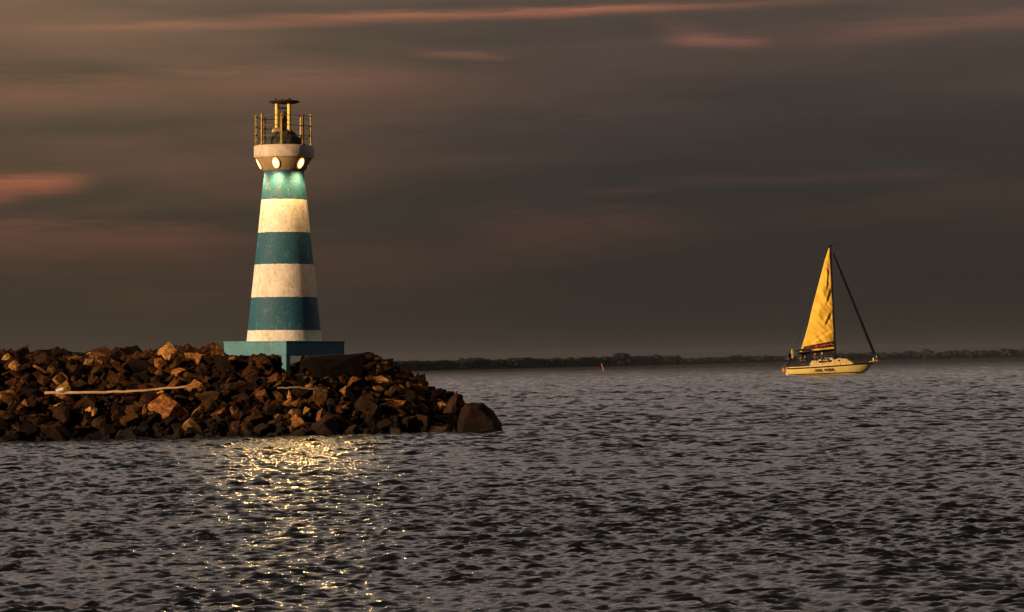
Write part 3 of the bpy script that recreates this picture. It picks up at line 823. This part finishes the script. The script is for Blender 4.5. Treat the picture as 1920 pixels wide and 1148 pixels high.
# mainsail with belly and wrinkles
FOLDS = [(L(1550.5, 508), L(1549, 542), .22, -.42), (L(1556, 545), L(1547, 572), .24, -.40), (L(1556, 590), L(1545, 612), .26, -.48), (L(1562, 622), L(1519, 648), .26, .28), (L(1547, 572), L(1560, 584), .2, .25), (L(1540, 530), L(1528, 600), .5, .22)]
def sail_sheet(rows, name, m, parent, yoff=0.0, wrinkle=1.0, nz=170, nx=84, thick=.012):
    """rows: list of (px_left, py_left, px_right, py_right) from head to foot"""
    pl = [L(r_[0], r_[1]) for r_ in rows]; pr = [L(r_[2], r_[3]) for r_ in rows]
    bm = bmesh.new(); g = []
    for i in range(nz+1):
        s = i/nz*(len(rows)-1); a = min(int(s), len(rows)-2); f = s-a
        l_ = [pl[a][k]*(1-f)+pl[a+1][k]*f for k in (0, 1)]; r_ = [pr[a][k]*(1-f)+pr[a+1][k]*f for k in (0, 1)]
        row = []
        for j in range(nx+1):
            q = j/nx; u = l_[0]*(1-q)+r_[0]*q; w_ = l_[1]*(1-q)+r_[1]*q
            wd = abs(r_[0]-l_[0])
            belly = .26*math.sin(math.pi*q)**.8*min(1, wd/2.2)
            # diagonal creases fanning from the luff, scallops between sail slides
            cr_ = .17*mnoise.noise(Vector(((u+w_*.55)*.75, (w_-u*.8)*.28, 1.7))) + .09*mnoise.noise(Vector(((u*1.0+w_*.9)*1.6, (w_-u)*.5, 4.2)))
            luff = math.exp(-((1-q)*wd/.75)**2)
            sc_ = .20*luff*math.sin(w_*1.75+.8)*(0 if w_ < 4.0 else 1)
            for (qx1, qy1), (qx2, qy2), fw, fa_ in FOLDS:
                du, dw = qx2-qx1, qy2-qy1; ln = math.hypot(du, dw)
                tt = ((u-qx1)*du+(w_-qy1)*dw)/ln/ln; s_d = ((u-qx1)*dw-(w_-qy1)*du)/ln/fw
                cr_ += fa_*.45*s_d*math.exp(-s_d*s_d)*math.exp(-((tt-.5)/.55)**4)
            y = -(belly) + wrinkle*(cr_*1.25*min(1, wd/1.6) + sc_)*math.sin(math.pi*min(1, max(0, q*.96+.02)))**.45
            row.append(bm.verts.new((u, y+yoff, w_)))
        g.append(row)
    for i in range(nz):
        for j in range(nx): bm.faces.new((g[i][j], g[i+1][j], g[i+1][j+1], g[i][j+1])).smooth = True
    me = bpy.data.meshes.new(name); bm.to_mesh(me); bm.free(); o = link(name, me, m, parent)
    so_ = o.modifiers.new('thickness', 'SOLIDIFY'); so_.thickness = thick
    return o
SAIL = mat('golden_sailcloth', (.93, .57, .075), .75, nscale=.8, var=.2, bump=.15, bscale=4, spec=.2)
sail_rows = [(1552.2, 469, 1554.2, 469), (1545, 490, 1555.6, 490), (1537, 520, 1557, 520), (1529, 550, 1558.5, 550), (1521, 580, 1559.8, 580),
             (1514, 610, 1561, 610), (1507, 635, 1562, 635), (1502, 652, 1562.8, 650), (1497, 664, 1563, 657.5)]
sail = sail_sheet(sail_rows, 'mainsail', SAIL, boat)
maroon = mat('maroon_panel', (.10, .010, .012), .7, nscale=1.2, var=.5)
pan = sail_sheet([(1504.5, 653.8, 1559.8, 643.5), (1502.5, 660.8, 1560.3, 654.3)], 'sail_panel', maroon, sail, yoff=-.10, wrinkle=.9, nz=10, nx=40)
# crease lines keep the panel text: pale red marks
up, wp = L(1541, 652)
mb = MB()
for k, (dx_, wd_) in enumerate(((-.95, .42), (-.35, .34), (.12, .5), (.62, .3), (1.05, .24))):
    mb.box((wd_, .02, .20), (up+dx_, -.52, wp+dx_*.13), Matrix.Rotation(R(-7), 3, 'Y'), .02)
mb.build('panel_marking', mat('pale_red_print', (.45, .07, .04), .7), sail)
# furled headsail, shrouds, backstay
fa, fb = L(1560.5, 479), L(1637, 668)
MB().tube([(fa[0], 0, fa[1]), ((fa[0]*.8+fb[0]*.2), 0, fa[1]*.8+fb[1]*.2), (fb[0], 0, fb[1])], [.10, .16, .20], 8).build('furled_headsail', DARK, boat)
MB().tube([(mt[0], 0, mt[1]), (fa[0], 0, fa[1])], .02, 5).build('forestay', DARK, boat)
MB().tube([(mt[0], 0, mt[1]), (-5.7, 0, 1.0)], .012, 5).build('backstay', DARK, boat)
for sd in (-1, 1): MB().tube([(mt[0]+.2, 0, mt[1]-.6), (mast_at(wsp), sd*1.0, wsp), (mbb[0]-.15, sd*1.55, 1.1)], .012, 5).build('shroud', DARK, boat)
# sprayhood, lifelines, pushpit, pulpit
su0, su1 = L(1523, 678)[0], L(1546, 676)[0]
mb = MB(); prof_ = []
bm = mb.bm; secs = []
for k in range(7):
    t = k/6; u = su0+(su1-su0)*t; hh = .62*math.cos(t*1.35)**.6
    secs.append([bm.verts.new((u, 1.0*math.cos(math.pi*(1-j/8)), 1.15+.25*(1-t)*0+hh*math.sin(math.pi*j/8)**.6)) for j in range(9)])
for a, b in zip(secs, secs[1:]):
    for k in range(8): bm.faces.new((a[k], b[k], b[k+1], a[k+1])).smooth = True
navy = mat('dark_canvas', (.012, .012, .022), .9)
sh_ = mb.build('sprayhood', navy, boat, sharp=False); md = sh_.modifiers.new('t', 'SOLIDIFY'); md.thickness = .03
steel = mat('stainless_rail', (.10, .09, .09), .3, .9)
for sd in (-1, 1):
    mb = MB()
    us = [-5.6, -4.2, -2.6, -1.0, .7, 2.3, 3.9, 5.2]
    for u in us:
        hb, sh = hull_shape(u); mb.tube([(u, sd*(hb-.08), sh), (u, sd*(hb-.08), sh+.62)], .016, 5)
    for hh in (.32, .62): mb.tube([(u, sd*(hull_shape(u)[0]-.08), hull_shape(u)[1]+hh) for u in us], .010, 5)
    mb.build('lifeline', steel, boat)
mb = MB()
mb.tube([(5.2, -.45, 1.75), (5.7, -.3, 1.95), (6.25, 0, 2.0), (5.7, .3, 1.95), (5.2, .45, 1.75)], .035, 6)
for y in (-.3, .3): mb.tube([(5.7, y, 1.2), (5.7, y, 1.95)], .03, 6)
mb.tube([(6.15, 0, 1.3), (6.25, 0, 2.0)], .03, 6); mb.build('pulpit', steel, boat)
mb = MB()
mb.tube([(-4.6, -1.2, 1.55), (-5.75, -1.15, 1.75), (-5.85, 0, 1.8), (-5.75, 1.15, 1.75), (-4.6, 1.2, 1.55)], .03, 6)
for y in (-1.15, -.4, .4, 1.15): mb.tube([(-5.75, y, .9), (-5.75, y, 1.78)], .025, 6)
mb.build('pushpit', steel, boat)
ao = L(1641, 679)
mb = MB(); mb.tube([(5.6, -.06, 1.38), (ao[0], -.06, ao[1])], .07, 6); mb.tube([(ao[0]-.45, -.3, ao[1]-.02), (ao[0]-.1, -.1, ao[1]-.16), (ao[0]+.15, 0, ao[1]-.10)], .10, 6)
mb.tube([(ao[0]-.45, .3, ao[1]-.02), (ao[0]-.1, .1, ao[1]-.16), (ao[0]+.15, 0, ao[1]-.10)], .09, 6)
mb.build('anchor', mat('sunlit_steel_anchor', (.85, .50, .08), .4), boat)  # stainless steel; the warm sunlight on it is put into the base colour
mb = MB(); mb.box((.16, .05, .38), (ao[0]+.0, -.05, ao[1]+.42), None, .01); mb.build('pennant', mat('cyan_cloth', (.10, .45, .45), .8), boat)
mb = MB(); secs = []
for k in range(7):
    t = k/6; u = L(1474, 0)[0]+(L(1499, 0)[0]-L(1474, 0)[0])*t; top_ = L(1486, 658)[1]
    secs.append([mb.bm.verts.new((u-.5, 1.15*math.cos(math.pi*(1-j/10)), top_-.28-.16*(2*t-1)**2+.26*math.sin(math.pi*j/10)**.7)) for j in range(11)])
for a, b in zip(secs, secs[1:]):
    for k in range(10): mb.bm.faces.new((a[k], b[k], b[k+1], a[k+1])).smooth = True
bi = mb.build('bimini', navy, boat, sharp=False); bi.modifiers.new('t', 'SOLIDIFY').thickness = .05
for u in (secs and (L(1476, 660)[0], L(1497, 660)[0])):
    for sd in (-1, 1): MB().tube([(u, sd*1.1, .95), (u-.2, sd*1.12, top_-.35)], .03, 6).build('bimini_pole', steel, bi)
# wheel pedestal, stern gear
mb = MB(); mb.tube([(-4.3, 0, .8), (-4.3, 0, 1.6)], .09, 8)
mb.tube([(-4.38, .55*math.cos(k*math.pi/10), 1.35+.55*math.sin(k*math.pi/10)) for k in range(21)], .022, 5, caps=False)
for k in range(3): mb.tube([(-4.38, .55*math.cos(k*math.pi/3), 1.35+.55*math.sin(k*math.pi/3)), (-4.38, -.55*math.cos(k*math.pi/3), 1.35-.55*math.sin(k*math.pi/3))], .015, 5)
mb.build('steering_wheel', steel, boat)
# things carried aboard
def aboard(px, py, y=0.0):
    u, w_ = L(px, py); return boat.matrix_world, Vector((u, y, w_))
BM = Matrix.Translation((org.x, org.y, 0.14)) @ Matrix.Rotation(-R(1.0), 4, 'Y')
def bw(u, y, w_): return BM @ Vector((u, y, w_))
# horseshoe lifebuoy in yellow on the stern rail
u, w_ = L(1482, 668)
hb_ = MB(); hb_.tube([(.24*math.cos(t_), 0, .62*math.sin(t_)) for t_ in [R(-60+ (300*k/14)) for k in range(15)]], .10, 8)
lb = hb_.build('lifebuoy', mat('yellow_foam', (.75, .50, .08), .7)); lb.location = bw(u, -1.28, w_); lb.rotation_euler = (0, R(-8), R(68))
tag(lb, 'tall yellow horseshoe lifebuoy hung on the stern rail of the sailboat', 'lifebuoy')
u, w_ = L(1478, 676)
om = MB(); om.box((.46, .34, .55), (0, 0, .42), None, .09, taper=.85); om.box((.14, .14, .9), (0, 0, -.15), None, .03); om.box((.30, .12, .14), (.05, 0, -.62), None, .03)
ob = om.build('outboard_motor', DARK); ob.location = bw(u-.05, -.75, w_); tag(ob, 'black outboard motor clamped on the sailboat stern rail', 'outboard motor')
u, w_ = L(1466.5, 698)
fm = MB(); fm.lathe([(.03, -.34), (.13, -.27), (.19, -.1), (.19, .1), (.13, .27), (.04, .34)], 16); fm.tube([(0, 0, .3), (.25, 0, .95)], .015, 5)
fb_ = fm.build('fender', mat('orange_rubber', (.55, .20, .06), .6)); fb_.location = bw(u, -.2, w_); tag(fb_, 'orange fender hanging behind the sailboat transom just above the water', 'fender')

# ------------------------------------------------------------------ crew
def skin_mesh(name, nodes, edges, m, parent=None, root=0, sub=1):
    bm = bmesh.new(); lay = bm.verts.layers.skin.verify(); vs = []
    for k, (p, r_) in enumerate(nodes):
        v_ = bm.verts.new(p); v_[lay].radius = (r_, r_); v_[lay].use_root = (k == root); vs.append(v_)
    for a, b in edges: bm.edges.new((vs[a], vs[b]))
    me = bpy.data.meshes.new(name); bm.to_mesh(me); bm.free()
    o = link(name, me, m, parent); o.modifiers.new('skin', 'SKIN').use_smooth_shade = True
    s_ = o.modifiers.new('sub', 'SUBSURF'); s_.levels = sub; s_.render_levels = sub
    return o
SKINM = mat('skin', (.45, .25, .16), .55)
def person(loc, rz, lab, top, legs_m, hairm, lean=0.0, hat=None):
    """seated figure; x forward, z up, origin on the seat"""
    root = empty('person', loc, (0, 0, rz)); tag(root, lab, 'person', 'crew of the sailboat')
    nodes = [((0, 0, .10), .13), ((.02+lean*.3, 0, .30), .125), ((.03+lean*.6, 0, .48), .13), ((.03+lean, 0, .58), .06), ((.04+lean, 0, .66), .075), ((.05+lean, 0, .76), .095), ((.04+lean, 0, .84), .07)]
    edges = [(0, 1), (1, 2), (2, 3), (3, 4), (4, 5), (5, 6)]
    nodes.append(((.15+lean, 0, .73), .014)); edges.append((5, 7))         # nose
    for s in (-1, 1):
        nodes.append(((.04+lean, s*.10, .745), .016)); edges.append((5, len(nodes)-1))   # ear
        b0 = len(nodes)
        nodes += [((.02+lean*.6, s*.18, .50), .055), ((.10+lean*.6, s*.24, .26), .042), ((.33+lean*.5, s*.20, .20), .032), ((.40+lean*.5, s*.20, .19), .034)]
        edges += [(2, b0), (b0, b0+1), (b0+1, b0+2), (b0+2, b0+3)]
        for k in range(4):
            n0 = len(nodes); yy = s*(.20+(k-1.5)*.022)
            nodes += [((.46+lean*.5+(.008 if k in (1, 2) else 0), yy, .185), .0095), ((.49+lean*.5, yy, .16), .008)]
            edges += [(b0+3, n0), (n0, n0+1)]
        n0 = len(nodes); nodes.append(((.42+lean*.5, s*.155, .18), .010)); edges.append((b0+3, n0))
        l0 = len(nodes)
        nodes += [((.10, s*.10, .08), .095), ((.46, s*.13, .09), .062), ((.50, s*.13, -.18), .052), ((.50, s*.13, -.36), .036), ((.62, s*.14, -.39), .034)]
        edges += [(0, l0), (l0, l0+1), (l0+1, l0+2), (l0+2, l0+3), (l0+3, l0+4)]
    skin_mesh('body', nodes, edges, SKINM, root)
    tn = [((0, 0, .10), .155), ((.02+lean*.3, 0, .30), .15), ((.03+lean*.6, 0, .50), .15)]; te = [(0, 1), (1, 2)]
    for s in (-1, 1):
        b0 = len(tn); tn += [((.02+lean*.6, s*.19, .50), .07), ((.10+lean*.6, s*.245, .26), .058), ((.30+lean*.5, s*.205, .205), .045)]; te += [(2, b0), (b0, b0+1), (b0+1, b0+2)]
    skin_mesh('jacket', tn, te, top, root)
    tn = [((0, 0, .07), .15)]; te = []
    for s in (-1, 1):
        b0 = len(tn); tn += [((.12, s*.10, .08), .11), ((.46, s*.13, .09), .078), ((.50, s*.13, -.15), .066), ((.50, s*.13, -.30), .055)]; te += [(0, b0), (b0, b0+1), (b0+1, b0+2), (b0+2, b0+3)]
    skin_mesh('trousers', tn, te, legs_m, root)
    skin_mesh('hat' if hat else 'hair', [((.02+lean, 0, .80), .098), ((.03+lean, 0, .875), .07), ((-.03+lean, 0, .74), .08)], [(0, 1), (0, 2)], hat or hairm, root)
    return root
hair = mat('dark_hair', (.015, .01, .008), .8)
red = mat('red_jacket', (.42, .02, .02), .8); pale = mat('pale_shirt', (.55, .45, .38), .8); blue = mat('navy_trousers', (.02, .02, .035), .8); darkj = mat('dark_jacket', (.03, .022, .025), .85)
def seat(px, py, y): u, w_ = L(px, py); return bw(u, y, w_)
person(seat(1524, 677.5, -1.15), R(-60), 'seated person in a red jacket under the boom of the sailboat', red, blue, hair)
person(seat(1537.5, 677, -1.1), R(-75), 'seated person in a dark jacket and pale hat beside the sprayhood', darkj, blue, hair, hat=pale)
person(seat(1497, 683, -1.0), R(10), 'seated person in a brown jacket at the tiller end of the cockpit', mat('brown_jacket', (.16, .06, .045), .85), blue, hair, .05)
person(seat(1507, 682, -1.0), R(170), 'seated person in a dark maroon jacket facing the stern in the cockpit', mat('maroon_jacket', (.12, .02, .03), .85), blue, hair, .03)

# ------------------------------------------------------------------ leaning spar buoy
bp = at(1132, 697, 890); bp.z = 0
bu = empty('spar_buoy', (bp.x, bp.y, 0), (0, R(-16), 0)); tag(bu, 'thin orange spar buoy leaning left in the open water', 'buoy')
OR = mat('orange_buoy_paint', (.55, .17, .05), .5)
MB().lathe([(.12, -.5), (.30, -.3), (.32, .1), (.16, .3), (.13, 1.9), (.05, 2.0)], 14).build('float', OR, bu)
MB().lathe([(.03, 2.0), (.18, 2.03), (.18, 2.30), (.04, 2.34)], 12).build('topmark', OR, bu)

# ------------------------------------------------------------------ thin dusk haze
mb = MB(); mb.box((13000, 12600, 62), (0, 5900, 26)); hzm = bpy.data.materials.new('haze_air'); hzm.use_nodes = True
hn = hzm.node_tree; hn.nodes.remove(hn.nodes['Principled BSDF']); pv = hn.nodes.new('ShaderNodeVolumePrincipled')
pv.inputs['Color'].default_value = (.80, .82, .88, 1); pv.inputs['Density'].default_value = 0.000018; pv.inputs['Anisotropy'].default_value = 0.3
hn.links.new(pv.outputs[0], hn.nodes['Material Output'].inputs['Volume'])
tag(mb.build('haze', hzm), 'thin dusk haze over the water', 'haze', kind='stuff')
